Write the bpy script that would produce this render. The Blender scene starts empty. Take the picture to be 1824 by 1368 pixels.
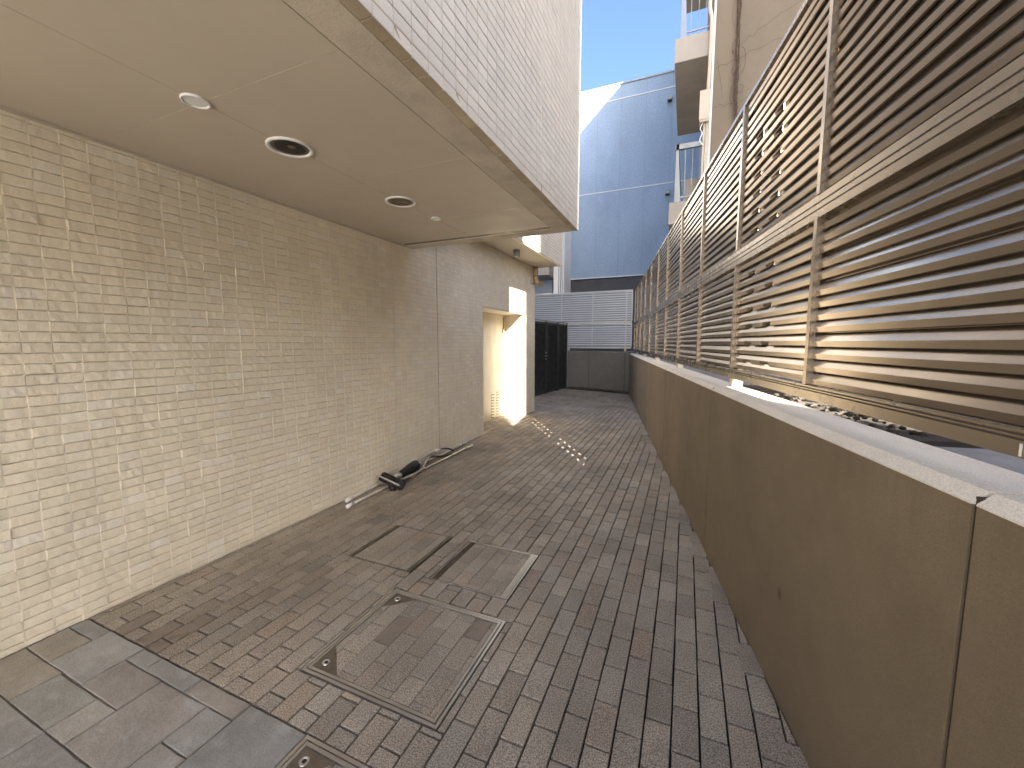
import bpy, bmesh, math, random
import numpy as np
from mathutils import Matrix, Vector

random.seed(7)
rng = np.random.default_rng(7)
sc = bpy.context.scene
C = sc.collection
R = math.radians

# ------------------------------------------------------------------ camera
CAM_H = 1.44
FPX = 719.0                      # focal length in pixels of the 1824 px wide picture
YAW, PITCH = R(23.216), R(5.795)
cd = bpy.data.cameras.new("camera")
cd.sensor_width = 36.0
cd.lens = 36.0 * FPX / 1824.0
cd.clip_start = 0.02
cd.clip_end = 3000.0
cam = bpy.data.objects.new("camera", cd)
cam.location = (0, 0, CAM_H)
cam.rotation_euler = (R(90) - PITCH, 0, YAW)
C.objects.link(cam)
sc.camera = cam

# ------------------------------------------------------------------ sky and sun
SUN_EL = R(27.5)
SUN_AZ = R(34.77)                # rays travel to the left of +Y by this much
w = bpy.data.worlds.new("World")
sc.world = w
w.use_nodes = True
nt = w.node_tree
nt.nodes.clear()
sky = nt.nodes.new("ShaderNodeTexSky")
sky.sky_type = 'NISHITA'
sky.sun_disc = False
sky.sun_elevation = SUN_EL
sky.sun_rotation = R(180) - SUN_AZ
sky.altitude = 50
sky.air_density = 1.0
sky.dust_density = 6.5
sky.ozone_density = 5.0
bg = nt.nodes.new("ShaderNodeBackground")
bg.inputs[1].default_value = 0.05
wo = nt.nodes.new("ShaderNodeOutputWorld")
nt.links.new(sky.outputs[0], bg.inputs[0])
nt.links.new(bg.outputs[0], wo.inputs[0])

sl = bpy.data.lights.new("sun", 'SUN')
sl.energy = 5.0
sl.angle = R(0.4)
sl.color = (1.0, 0.93, 0.82)
sun = bpy.data.objects.new("sun", sl)
hx, hy = -math.sin(SUN_AZ), math.cos(SUN_AZ)
sdir = Vector((hx * math.cos(SUN_EL), hy * math.cos(SUN_EL), -math.sin(SUN_EL)))
sun.rotation_euler = sdir.to_track_quat('-Z', 'Y').to_euler()
sun.location = (4, -6, 9)
C.objects.link(sun)

# ------------------------------------------------------------------ exposure
sc.view_settings.view_transform = 'Standard'
sc.view_settings.look = 'None'
sc.view_settings.exposure = 3.36
sc.view_settings.gamma = 1.0
sc.view_settings.use_curve_mapping = False
sc.render.engine = 'CYCLES'
sc.cycles.use_denoising = True
sc.cycles.adaptive_threshold = 0.006
sc.cycles.max_bounces = 10
sc.cycles.diffuse_bounces = 7
sc.cycles.glossy_bounces = 4
sc.cycles.sample_clamp_indirect = 8.0

# ------------------------------------------------------------------ projection (only to choose which pieces are largest in view)
_f = np.array([-math.sin(YAW) * math.cos(PITCH), math.cos(YAW) * math.cos(PITCH), -math.sin(PITCH)])
_r = np.array([math.cos(YAW), math.sin(YAW), 0])
_u = np.cross(_r, _f)
def seen_area(quad):
    q = np.asarray(quad, float) - np.array([0, 0, CAM_H])
    d = q @ _f
    if d.min() < 0.05:
        return 0.0
    x = q @ _r / d * FPX
    y = q @ _u / d * FPX
    cx, cy = x.mean(), y.mean()
    if abs(cx) > 912 or abs(cy) > 684:
        return 0.0
    return 0.5 * abs(np.dot(x, np.roll(y, 1)) - np.dot(y, np.roll(x, 1)))

# ------------------------------------------------------------------ mesh helpers
class MB:
    def __init__(self):
        self.v, self.f = [], []
    def add(self, vs, fs):
        o = len(self.v)
        self.v.extend([tuple(map(float, p)) for p in vs])
        self.f.extend([tuple(i + o for i in f) for f in fs])
        return self
    def box(self, x0, x1, y0, y1, z0, z1):
        vs = [(x0, y0, z0), (x1, y0, z0), (x1, y1, z0), (x0, y1, z0), (x0, y0, z1), (x1, y0, z1), (x1, y1, z1), (x0, y1, z1)]
        return self.add(vs, [(0, 3, 2, 1), (4, 5, 6, 7), (0, 1, 5, 4), (1, 2, 6, 5), (2, 3, 7, 6), (3, 0, 4, 7)])
    def bbox(self, x0, x1, y0, y1, z0, z1, b=0.004):
        """box with chamfered edges"""
        bm = bmesh.new()
        bmesh.ops.create_cube(bm, size=1.0)
        for vv in bm.verts:
            vv.co = ((x0 + x1) / 2 + vv.co.x * (x1 - x0), (y0 + y1) / 2 + vv.co.y * (y1 - y0), (z0 + z1) / 2 + vv.co.z * (z1 - z0))
        bmesh.ops.bevel(bm, geom=list(bm.edges), offset=b, segments=1, affect='EDGES')
        bm.verts.index_update()
        self.add([tuple(vv.co) for vv in bm.verts], [tuple(vv.index for vv in ff.verts) for ff in bm.faces])
        bm.free()
        return self
    def prism(self, prof, axis, a0, a1):
        """closed profile swept along an axis ('x','y','z'); prof = list of the other two coordinates in order"""
        n = len(prof)
        def P(p, a):
            if axis == 'y': return (p[0], a, p[1])
            if axis == 'x': return (a, p[0], p[1])
            return (p[0], p[1], a)
        vs = [P(p, a0) for p in prof] + [P(p, a1) for p in prof]
        fs = [tuple(range(n)), tuple(range(2 * n - 1, n - 1, -1))]
        for i in range(n):
            j = (i + 1) % n
            fs.append((i, i + n, j + n, j))
        return self.add(vs, fs)
    def sheared(self, prof, a0, a1):
        """closed (x, z) profile swept along y with its own start and end for every profile point"""
        n = len(prof)
        vs = [(p[0], a, p[1]) for p, a in zip(prof, a0)] + [(p[0], a, p[1]) for p, a in zip(prof, a1)]
        fs = [tuple(range(n)), tuple(range(2 * n - 1, n - 1, -1))]
        for i in range(n):
            j = (i + 1) % n
            fs.append((i, i + n, j + n, j))
        return self.add(vs, fs)
    def tube(self, pts, r, n=8, caps=True):
        pts = [Vector(p) for p in pts]
        rs = r if isinstance(r, (list, tuple)) else [r] * len(pts)
        rings = []
        up = Vector((0, 0, 1))
        prev = None
        for i, p in enumerate(pts):
            a = pts[max(i - 1, 0)]; b = pts[min(i + 1, len(pts) - 1)]
            d = (b - a)
            d = d.normalized() if d.length > 1e-9 else Vector((0, 0, 1))
            if prev is None:
                ref = up if abs(d.dot(up)) < 0.95 else Vector((1, 0, 0))
                n1 = d.cross(ref).normalized()
            else:
                n1 = (prev - d * prev.dot(d))
                n1 = n1.normalized() if n1.length > 1e-6 else d.orthogonal().normalized()
            n2 = d.cross(n1)
            prev = n1
            rings.append([p + (n1 * math.cos(2 * math.pi * k / n) + n2 * math.sin(2 * math.pi * k / n)) * rs[i] for k in range(n)])
        vs = [q for rg in rings for q in rg]
        fs = []
        for i in range(len(pts) - 1):
            for k in range(n):
                kk = (k + 1) % n
                fs.append((i * n + k, i * n + kk, (i + 1) * n + kk, (i + 1) * n + k))
        if caps:
            fs.append(tuple(range(n - 1, -1, -1)))
            fs.append(tuple((len(pts) - 1) * n + k for k in range(n)))
        return self.add(vs, fs)
    def lathe(self, prof, cx, cy, cz, n=24, axis='z', close=False):
        vs, fs = [], []
        m = len(prof)
        for k in range(n):
            a = 2 * math.pi * k / n
            for (r, h) in prof:
                if axis == 'z': vs.append((cx + r * math.cos(a), cy + r * math.sin(a), cz + h))
                else: vs.append((cx + r * math.cos(a), cy + h, cz + r * math.sin(a)))
        for k in range(n):
            kk = (k + 1) % n
            for i in range(m - 1):
                fs.append((k * m + i, kk * m + i, kk * m + i + 1, k * m + i + 1))
        return self.add(vs, fs)
    def mesh(self, name):
        me = bpy.data.meshes.new(name)
        me.from_pydata(self.v, [], self.f)
        me.update()
        return me
    def build(self, name, mat, parent=None, smooth=False):
        me = self.mesh(name)
        me.materials.append(mat)
        if smooth:
            me.polygons.foreach_set("use_smooth", [True] * len(me.polygons))
        return link(name, me, parent)

def link(name, me, parent=None):
    o = bpy.data.objects.new(name, me)
    C.objects.link(o)
    if parent is not None:
        o.parent = parent
    return o
def tag(o, label=None, cat=None, group=None, kind=None):
    if label: o["label"] = label
    if cat: o["category"] = cat
    if group: o["group"] = group
    if kind: o["kind"] = kind
    return o
def thing(name, label, cat, loc=(0, 0, 0), rz=0.0, group=None):
    o = bpy.data.objects.new(name, None)
    o.empty_display_size = 0.1
    C.objects.link(o)
    o.location = loc
    o.rotation_euler = (0, 0, rz)
    return tag(o, label, cat, group)

# ------------------------------------------------------------------ materials
def _n(nt, t, **kw):
    n = nt.nodes.new(t)
    for k, v in kw.items():
        setattr(n, k, v)
    return n
def mat(name, palette, rough=0.8, metal=0.0, patch=0.25, pscale=1.2, speck=0.0, sscale=350.0, bump=0.0, bscale=120.0,
        stretch=(1, 1, 1), stain=None, stain_scale=0.6, stain_amt=0.0, rvar=0.1, spec=0.5, per_piece=True, tone=0.0, fine=None, streak=None, spots=False):
    """palette: list of base colours chosen per piece; patch: slow darkening; speck: fine grain; stain: colour of wear"""
    m = bpy.data.materials.new(name)
    m.use_nodes = True
    t = m.node_tree
    L = t.links.new
    b = t.nodes["Principled BSDF"]
    geo = _n(t, "ShaderNodeNewGeometry")
    pos = geo.outputs["Position"]
    mp = _n(t, "ShaderNodeMapping")
    mp.inputs["Scale"].default_value = stretch
    L(pos, mp.inputs[0])
    # per piece value
    oi = _n(t, "ShaderNodeObjectInfo")
    ad = _n(t, "ShaderNodeMath", operation='ADD')
    fr = _n(t, "ShaderNodeMath", operation='FRACT')
    L(oi.outputs["Random"], ad.inputs[0]); L(geo.outputs["Random Per Island"], ad.inputs[1]); L(ad.outputs[0], fr.inputs[0])
    if len(palette) > 1 and per_piece:
        cr = _n(t, "ShaderNodeValToRGB")
        cr.color_ramp.interpolation = 'LINEAR'
        els = cr.color_ramp.elements
        while len(els) < len(palette):
            els.new(0.5)
        for i, c in enumerate(palette):
            els[i].position = i / (len(palette) - 1)
            els[i].color = (*c, 1)
        L(fr.outputs[0], cr.inputs[0])
        col = cr.outputs[0]
    else:
        rgb = _n(t, "ShaderNodeRGB")
        rgb.outputs[0].default_value = (*palette[0], 1)
        col = rgb.outputs[0]
    def noise(scale, detail=4.0, rough_=0.6, vec=None):
        nn = _n(t, "ShaderNodeTexNoise")
        nn.inputs["Scale"].default_value = scale
        nn.inputs["Detail"].default_value = detail
        nn.inputs["Roughness"].default_value = rough_
        L(vec if vec is not None else mp.outputs[0], nn.inputs["Vector"])
        return nn.outputs["Fac"]
    def scalecol(col, fac, lo, hi, flo=0.3, fhi=0.7):
        mr = _n(t, "ShaderNodeMapRange")
        mr.inputs[1].default_value = flo; mr.inputs[2].default_value = fhi
        mr.inputs[3].default_value = lo; mr.inputs[4].default_value = hi
        L(fac, mr.inputs[0])
        vm = _n(t, "ShaderNodeVectorMath", operation='SCALE')
        L(col, vm.inputs[0]); L(mr.outputs[0], vm.inputs["Scale"])
        return vm.outputs[0]
    if patch:
        col = scalecol(col, noise(pscale), 1 - patch, 1 + patch * 0.5)
    if tone:
        wn = _n(t, "ShaderNodeTexWhiteNoise", noise_dimensions='1D')
        L(fr.outputs[0], wn.inputs["W"])
        col = scalecol(col, wn.outputs["Value"], 1 - tone, 1 + tone, 0.0, 1.0)
    if speck:
        col = scalecol(col, noise(sscale, 2.0, 0.7, pos), 1 - speck, 1 + speck, 0.35, 0.65)
    if stain is not None and stain_amt > 0:
        sn = noise(stain_scale, 6.0, 0.65)
        mr = _n(t, "ShaderNodeMapRange")
        mr.inputs[1].default_value = 0.52; mr.inputs[2].default_value = 0.72
        mr.inputs[3].default_value = 0.0; mr.inputs[4].default_value = stain_amt
        L(sn, mr.inputs[0])
        mx = _n(t, "ShaderNodeMix", data_type='RGBA')
        mx.inputs["B"].default_value = (*stain, 1)
        L(mr.outputs[0], mx.inputs["Factor"]); L(col, mx.inputs["A"])
        col = mx.outputs["Result"]
    if streak is not None:
        # water streaks running down from an edge: (colour, amount, z of the edge, length)
        scol, samt, ztop, slen = streak
        m2 = _n(t, "ShaderNodeMapping"); m2.inputs["Scale"].default_value = (9, 9, 0.35); L(pos, m2.inputs[0])
        sn = noise(1.0, 5.0, 0.7, m2.outputs[0])
        sx = _n(t, "ShaderNodeSeparateXYZ"); L(pos, sx.inputs[0])
        mz = _n(t, "ShaderNodeMapRange"); mz.inputs[1].default_value = ztop - slen; mz.inputs[2].default_value = ztop
        mz.inputs[3].default_value = 0.0; mz.inputs[4].default_value = 1.0; L(sx.outputs[2], mz.inputs[0])
        ms = _n(t, "ShaderNodeMapRange"); ms.inputs[1].default_value = 0.45; ms.inputs[2].default_value = 0.7
        ms.inputs[3].default_value = 0.0; ms.inputs[4].default_value = samt; L(sn, ms.inputs[0])
        mu = _n(t, "ShaderNodeMath", operation='MULTIPLY'); L(mz.outputs[0], mu.inputs[0]); L(ms.outputs[0], mu.inputs[1])
        mx = _n(t, "ShaderNodeMix", data_type='RGBA'); mx.inputs["B"].default_value = (*scol, 1)
        L(mu.outputs[0], mx.inputs["Factor"]); L(col, mx.inputs["A"]); col = mx.outputs["Result"]
    if spots:
        m3 = _n(t, "ShaderNodeMapping"); m3.inputs["Scale"].default_value = (1, 1, .55); L(pos, m3.inputs[0])
        vo = _n(t, "ShaderNodeTexVoronoi"); vo.inputs["Scale"].default_value = 2.7; L(m3.outputs[0], vo.inputs["Vector"])
        mr = _n(t, "ShaderNodeMapRange"); mr.inputs[1].default_value = .022; mr.inputs[2].default_value = .055
        mr.inputs[3].default_value = .6; mr.inputs[4].default_value = 0.0; L(vo.outputs["Distance"], mr.inputs[0])
        mx = _n(t, "ShaderNodeMix", data_type='RGBA'); mx.inputs["B"].default_value = (.05, .035, .02, 1)
        L(mr.outputs[0], mx.inputs["Factor"]); L(col, mx.inputs["A"]); col = mx.outputs["Result"]
    L(col, b.inputs["Base Color"])
    b.inputs["Metallic"].default_value = metal
    b.inputs["Specular IOR Level"].default_value = spec
    if rvar:
        rn = noise(7.0, 3.0)
        mr = _n(t, "ShaderNodeMapRange")
        mr.inputs[3].default_value = max(0.03, rough - rvar); mr.inputs[4].default_value = min(1, rough + rvar)
        mr.inputs[1].default_value = 0.3; mr.inputs[2].default_value = 0.7
        L(rn, mr.inputs[0]); L(mr.outputs[0], b.inputs["Roughness"])
    else:
        b.inputs["Roughness"].default_value = rough
    if bump:
        bp = _n(t, "ShaderNodeBump")
        bp.inputs["Strength"].default_value = 1.0
        bp.inputs["Distance"].default_value = bump
        L(noise(bscale, 5.0, 0.65), bp.inputs["Height"])
        L(bp.outputs[0], b.inputs["Normal"])
    return m

M = {}
M['tile'] = mat('rustic_tile', [(.83, .75, .595), (.84, .765, .62), (.82, .735, .58), (.835, .755, .60), (.825, .745, .59), (.86, .805, .69)], rough=.62, patch=.10, pscale=2.0,
                speck=.04, sscale=160, bump=.0020, bscale=75, stretch=(1, 1, .55), tone=.035)
M['grout'] = mat('tile_grout', [(.87, .80, .68)], rough=.9, patch=.12, pscale=3, speck=.08, sscale=300, bump=.001, bscale=300)
M['bed'] = mat('tile_bed', [(.62, .545, .42)], rough=.95, patch=.2, pscale=3)
M['ftile'] = mat('granite_tile', [(.70, .64, .56), (.74, .68, .60), (.67, .62, .55)], rough=.55, patch=.06, pscale=1.0, speck=.13, sscale=420, bump=.0006, bscale=420, tone=.03)
M['fgrout'] = mat('grey_grout', [(.34, .30, .25)], rough=.9, patch=.15, pscale=4)
M['soffit'] = mat('soffit_paint', [(.545, .48, .385)], rough=.6, patch=.06, pscale=.9, bump=.0004, bscale=40, stain=(.43, .37, .28), stain_amt=.25, stain_scale=.8)
M['mortar'] = mat('soffit_mortar', [(.58, .51, .41)], rough=.9, patch=.2, pscale=6, speck=.12, sscale=220, bump=.002, bscale=90, stain=(.44, .38, .29), stain_amt=.35, stain_scale=3)
M['btile'] = mat('brown_edge_tile', [(.40, .32, .22), (.46, .38, .27), (.36, .29, .2)], rough=.7, patch=.2, pscale=5, speck=.12, bump=.001)
M['paver'] = mat('brick_paver', [(.276, .230, .176), (.298, .252, .196), (.264, .228, .182), (.308, .257, .195), (.245, .207, .162), (.292, .230, .170)],
                 rough=.82, patch=.28, pscale=1.6, speck=.6, sscale=190, bump=.0022, bscale=220, tone=.12,
                 stain=(.11, .085, .06), stain_amt=.5, stain_scale=1.1)
M['paver_damp'] = mat('damp_paver', [(.20, .162, .125)], rough=.55, patch=.3, pscale=3, speck=.4, sscale=330, bump=.0016, bscale=300, stain=(.045, .034, .024), stain_amt=1.0, stain_scale=9)
M['joint'] = mat('joint_sand', [(.014, .011, .008)], rough=.95, patch=.4, pscale=3, speck=.4, sscale=200, bump=.002, bscale=200)
M['slate'] = mat('slate_slab', [(.252, .238, .214), (.218, .206, .186), (.295, .282, .260), (.262, .230, .182), (.245, .216, .190), (.232, .224, .196)],
                 rough=.72, patch=.22, pscale=5, speck=.16, sscale=180, bump=.005, bscale=26, tone=.08, stain=(.40, .40, .385), stain_amt=.42, stain_scale=11)
M['slate_joint'] = mat('pale_joint', [(.17, .155, .135)], rough=.95, patch=.5, pscale=6, stain=(.04, .035, .03), stain_amt=1.0, stain_scale=3)
M['stucco'] = mat('brown_stucco', [(.20, .150, .090)], rough=.9, patch=.16, pscale=1.1, speck=.10, sscale=260, bump=.003, bscale=170,
                  stain=(.12, .083, .045), stain_amt=.35, stain_scale=1.3, streak=((.09, .065, .035), .30, 1.12, .28), spots=True)
M['coping'] = mat('coping_concrete', [(.74, .665, .55)], rough=.85, patch=.12, pscale=5, speck=.14, sscale=240, bump=.0015, bscale=240, stain=(.52, .46, .38), stain_amt=.4, stain_scale=5)
M['sealant'] = mat('dark_sealant', [(.045, .032, .02)], rough=.7, patch=.2)
M['slat'] = mat('bronze_aluminium', [(.29, .24, .186), (.31, .257, .20), (.28, .231, .179)], rough=.23, metal=.85, patch=.05, pscale=1.5, rvar=.03, tone=.03)
M['gap_shade'] = mat('grey_gap_shade', [(.16, .16, .165)], rough=.6, patch=.1)
M['silver'] = mat('silver_aluminium', [(.52, .53, .55)], rough=.4, metal=.55, patch=.06, rvar=.03)
M['frame'] = mat('bronze_frame', [(.31, .26, .20)], rough=.27, metal=.75, patch=.06, pscale=2, rvar=.02)
M['steel'] = mat('stainless', [(.66, .64, .61)], rough=.34, metal=.9, patch=.06, pscale=4, rvar=.03)
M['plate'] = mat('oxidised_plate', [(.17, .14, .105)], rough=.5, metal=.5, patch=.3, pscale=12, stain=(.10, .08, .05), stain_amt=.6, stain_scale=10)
M['door'] = mat('cream_door', [(.46, .39, .28)], rough=.45, patch=.12, pscale=3, stretch=(1, 1, .25), stain=(.33, .26, .16), stain_amt=.5, stain_scale=2.5, bump=.0004, bscale=20)
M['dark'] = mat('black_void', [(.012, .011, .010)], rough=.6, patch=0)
M['gate'] = mat('charcoal_metal', [(.045, .045, .046)], rough=.45, metal=.3, patch=.1)
M['gatecap'] = mat('gate_cap', [(.35, .34, .33)], rough=.4, metal=.5, patch=.1)
M['greywall'] = mat('grey_render', [(.135, .126, .114)], rough=.9, patch=.16, pscale=1.2, bump=.002, bscale=120, stain=(.085, .078, .066), stain_amt=.5, stain_scale=1.5)
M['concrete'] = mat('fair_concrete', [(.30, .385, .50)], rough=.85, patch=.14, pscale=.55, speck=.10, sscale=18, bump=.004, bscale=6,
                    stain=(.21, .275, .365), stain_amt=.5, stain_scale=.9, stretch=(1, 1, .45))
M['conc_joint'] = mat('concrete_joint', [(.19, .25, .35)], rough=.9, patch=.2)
M['darkband'] = mat('dark_plinth', [(.075, .075, .08)], rough=.7, patch=.15)
M['white'] = mat('white_paint', [(.78, .77, .75)], rough=.55, patch=.06)
M['greymetal'] = mat('grey_metal', [(.30, .315, .315)], rough=.45, metal=.3, patch=.08)
M['bluegrey'] = mat('blue_grey_paint', [(.26, .29, .36)], rough=.45, metal=.2, patch=.08)
M['beige'] = mat('beige_render', [(.215, .172, .122)], rough=.9, patch=.10, pscale=.7, speck=.05, sscale=60, bump=.002, bscale=40, stain=(.16, .125, .088), stain_amt=.4, stain_scale=.9)
M['balcony'] = mat('balcony_concrete', [(.36, .325, .285)], rough=.9, patch=.14, pscale=2, bump=.003, bscale=30, stain=(.30, .265, .22), stain_amt=.6, stain_scale=3, stretch=(1, 1, .25))
M['pipe'] = mat('beige_pipe', [(.52, .45, .35)], rough=.4, patch=.12)
M['tanpipe'] = mat('tan_pipe', [(.50, .38, .21)], rough=.35, patch=.15, stain=(.28, .2, .1), stain_amt=.4, stain_scale=6)
M['vine'] = mat('dead_vine', [(.085, .055, .04), (.12, .08, .055)], rough=.9, patch=.2, pscale=20)
M['black'] = mat('black_plastic', [(.012, .012, .013)], rough=.35, patch=.1)
M['alu'] = mat('aluminium_tube', [(.78, .75, .70)], rough=.35, metal=.9, patch=.1)
M['grey_plastic'] = mat('grey_plastic', [(.42, .40, .36)], rough=.45, patch=.1)
M['glass'] = mat('bluish_glass', [(.50, .58, .72)], rough=.08, patch=0, rvar=0)
M['soil'] = mat('soil', [(.05, .04, .03)], rough=1, patch=.4, pscale=8, bump=.01, bscale=40)
M['leaf'] = mat('weed_leaf', [(.05, .07, .03), (.07, .08, .03), (.09, .075, .04)], rough=.7, patch=.1)
M['asphalt'] = mat('asphalt', [(.09, .088, .085)], rough=.9, patch=.2, speck=.3, bump=.003)
M['ground_conc'] = mat('yard_concrete', [(.55, .53, .50)], rough=.9, patch=.25, pscale=2.5, speck=.08, bump=.003, bscale=40, stain=(.3, .27, .23), stain_amt=.5, stain_scale=2)
M['yard'] = mat('yard_surface', [(.26, .25, .245)], rough=.9, patch=.25, pscale=2.5, speck=.08, bump=.003, bscale=40, stain=(.10, .085, .065), stain_amt=.7, stain_scale=2)
M['bounce_court'] = mat('bounce_court_pale', [(.72, .69, .64)], rough=.85, patch=.08, speck=.1)  # made pale to bounce sunlight into the passage
M['rubble'] = mat('rubble', [(.050, .038, .026), (.035, .027, .019), (.07, .058, .046)], rough=1, patch=.3, pscale=8, bump=.006, bscale=60)
M['render_wall'] = mat('shade_block_render', [(.42, .39, .35)], rough=.9, patch=.1, pscale=.5)
M['lens'] = mat('brown_lens', [(.12, .085, .045)], rough=.25, patch=.1)

# ------------------------------------------------------------------ layout numbers
WX = -2.83                  # face of the tiled wall
SOF = 2.477                 # soffit height
OX = -0.96                  # outer face of the overhang
OEND = 3.80                 # far end of the overhang
CANZ = 2.92                 # underside of the balcony beyond
FA = R(10.4)                # the right wall runs this much to the left of +Y
TW = 0.714                  # its face, in its own frame
D2 = np.array([-math.sin(FA), math.cos(FA)])
N2 = np.array([math.cos(FA), math.sin(FA)])
def xr(y):                  # x of the foot of the right wall
    return (TW - y * N2[1]) / N2[0]
def zf(x, y):               # the paving climbs very slightly to the far left
    return max(0.0, y - 2.5) * 0.0045 * max(0.0, xr(y) - x)

# ================================================================== SETTING
tag(MB().box(-400, 400, -400, 600, -0.6, -0.12).build('ground', M['asphalt']), kind='structure')

# ---- brick paving
paving_mb = MB()
ys = np.concatenate([np.linspace(-2.5, 2.5, 3), np.linspace(3.2, 11.9, 13)])
XL = -4.6
vs, fs = [], []
NX = 8
for y in ys:
    for i in range(NX + 1):
        x = XL + (xr(y) + 0.05 - XL) * i / NX
        vs.append((x, y, zf(x, y) - 0.018))
for j in range(len(ys) - 1):
    for i in range(NX):
        a = j * (NX + 1) + i
        fs.append((a, a + 1, a + NX + 2, a + NX + 1))
paving_mb.add(vs, fs)
paving = tag(paving_mb.build('brick_paving', M['joint']), kind='structure')

COVERS = {'A': (-1.515, -0.800, 1.148, 1.795), 'B': (-1.395, -0.867, 1.957, 2.477), 'C': (-2.057, -1.548, 1.968, 2.477), 'D': (-1.230, -0.520, 0.28, 0.948)}
YB = 0.950                  # paver / slate boundary
def sub_rect(rs, h):
    out = []
    for (x0, x1, y0, y1) in rs:
        hx0, hx1, hy0, hy1 = h
        if hx0 >= x1 or hx1 <= x0 or hy0 >= y1 or hy1 <= y0:
            out.append((x0, x1, y0, y1)); continue
        if y0 < hy0: out.append((x0, x1, y0, hy0))
        if y1 > hy1: out.append((x0, x1, hy1, y1))
        m0, m1 = max(y0, hy0), min(y1, hy1)
        if x0 < hx0: out.append((x0, hx0, m0, m1))
        if x1 > hx1: out.append((hx1, x1, m0, m1))
    return out
def clip_poly(poly, fn):
    out = []
    n = len(poly)
    for i in range(n):
        a, b = poly[i], poly[(i + 1) % n]
        fa, fb = fn(a), fn(b)
        if fa >= 0: out.append(a)
        if fa * fb < 0:
            t = fa / (fa - fb)
            out.append((a[0] + (b[0] - a[0]) * t, a[1] + (b[1] - a[1]) * t))
    return out
def poly_area(p):
    return 0.5 * sum(p[i][0] * p[(i + 1) % len(p)][1] - p[(i + 1) % len(p)][0] * p[i][1] for i in range(len(p)))
def slab_poly(poly, ch=0.0016, depth=0.03, jit=0.0):
    """a paving piece from a plan polygon (counter-clockwise, local): chamfered top at z = 0"""
    n = len(poly)
    cx = sum(p[0] for p in poly) / n; cy = sum(p[1] for p in poly) / n
    o, t = [], []
    for p in poly:
        dx, dy = p[0] - cx, p[1] - cy
        l = math.hypot(dx, dy) + 1e-9
        k = max(0.0, 1 - ch * 1.5 / l)
        jx, jy = random.uniform(-jit, jit), random.uniform(-jit, jit)
        o.append((p[0] + jx, p[1] + jy)); t.append((cx + dx * k + jx, cy + dy * k + jy))
    vs = [(p[0], p[1], 0.0) for p in t] + [(p[0], p[1], -ch) for p in o] + [(p[0], p[1], -depth) for p in o]
    fs = [tuple(range(n))]
    for i in range(n):
        j = (i + 1) % n
        fs.append((i, i + n, j + n, j)); fs.append((i + n, i + 2 * n, j + 2 * n, j + n))
    return vs, fs

PW, PL, GAP = 0.0965, 0.1972, 0.0088
def paver_cells(x0, x1, y0, y1, holes, gap=GAP):
    out = []
    k0 = math.floor((x0 - 0.0072) / PW) - 1
    k1 = math.ceil((x1 - 0.0072) / PW) + 1
    for k in range(k0, k1):
        xa = 0.0072 + k * PW; xb = xa + PW
        off = 1.514 if k % 2 else 1.612
        j0 = math.floor((y0 - off) / PL) - 1
        j1 = math.ceil((y1 - off) / PL) + 1
        for j in range(j0, j1):
            ya = off + j * PL; yb = ya + PL
            rs = [(max(xa, x0), min(xb, x1), max(ya, y0), min(yb, y1))]
            if rs[0][0] >= rs[0][1] or rs[0][2] >= rs[0][3]: continue
            for h in holes: rs = sub_rect(rs, h)
            for r in rs:
                gy = gap * 1.2 if xa < -1.5 else gap
                q = (r[0] + gap * .42, r[1] - gap * .42, r[2] + gy / 2, r[3] - gy / 2)
                if q[1] - q[0] > 0.010 and q[3] - q[2] > 0.010:
                    out.append(q)
    return out
cells = paver_cells(XL, 1.2, -2.3, 11.78, [(-9, -1.232, -9, YB)] + list(COVERS.values()) + [(-9, WX + 0.004, -9, 5.49), (-9, -3.24, 5.4, 7.2), (-9, WX + .004, 7.147, 7.80)])
fullmesh = []
for i in range(5):
    v_, f_ = slab_poly([(-(PW - GAP * .84) / 2, -(PL - GAP) / 2), ((PW - GAP * .84) / 2, -(PL - GAP) / 2), ((PW - GAP * .84) / 2, (PL - GAP) / 2), (-(PW - GAP * .84) / 2, (PL - GAP) / 2)], jit=0.0012)
    mb = MB().add(v_, f_); me = mb.mesh('paver'); me.materials.append(M['paver'])
    fullmesh.append((me, v_, f_))
pieces = []
wallfn = lambda p: (TW - 0.006) - (p[0] * N2[0] + p[1] * N2[1])
for q in cells:
    poly = [(q[0], q[2]), (q[1], q[2]), (q[1], q[3]), (q[0], q[3])]
    if min(wallfn(p) for p in poly) < 0:
        poly = clip_poly(poly, wallfn)
        if len(poly) < 3 or poly_area(poly) < 3e-4: continue
    c = (sum(p[0] for p in poly) / len(poly), sum(p[1] for p in poly) / len(poly))
    full = len(poly) == 4 and abs(q[1] - q[0] - (PW - GAP * .84)) < 1e-6 and abs(q[3] - q[2] - (PL - GAP)) < 2e-3
    z = zf(*c) + random.uniform(-0.0012, 0.0012)
    pieces.append((seen_area([(p[0], p[1], z) for p in poly]), c, poly, full, z))
pieces.sort(key=lambda a: -a[0])
rest = MB()
for i, (ar, c, poly, full, z) in enumerate(pieces):
    tx, ty = random.gauss(0, .005), random.gauss(0, .004)
    loc = [(p[0] - c[0], p[1] - c[1]) for p in poly]
    if i < 300 and ar > 0:
        if full: me = random.choice(fullmesh)[0]
        else:
            v_, f_ = slab_poly(loc); me = MB().add(v_, f_).mesh('paver'); me.materials.append(M['paver'])
        o = link('paver', me, paving)
        o.location = (c[0], c[1], z); o.rotation_euler = (tx, ty, random.gauss(0, .002))
    else:
        v_, f_ = (random.choice(fullmesh)[1:] if full else slab_poly(loc))
        rest.add([(p[0] + c[0], p[1] + c[1], p[2] + z - tx * 0 + p[0] * -ty + p[1] * tx) for p in v_], f_)
tag(rest.build('far_pavers', M['paver'], paving), kind='stuff')
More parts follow.
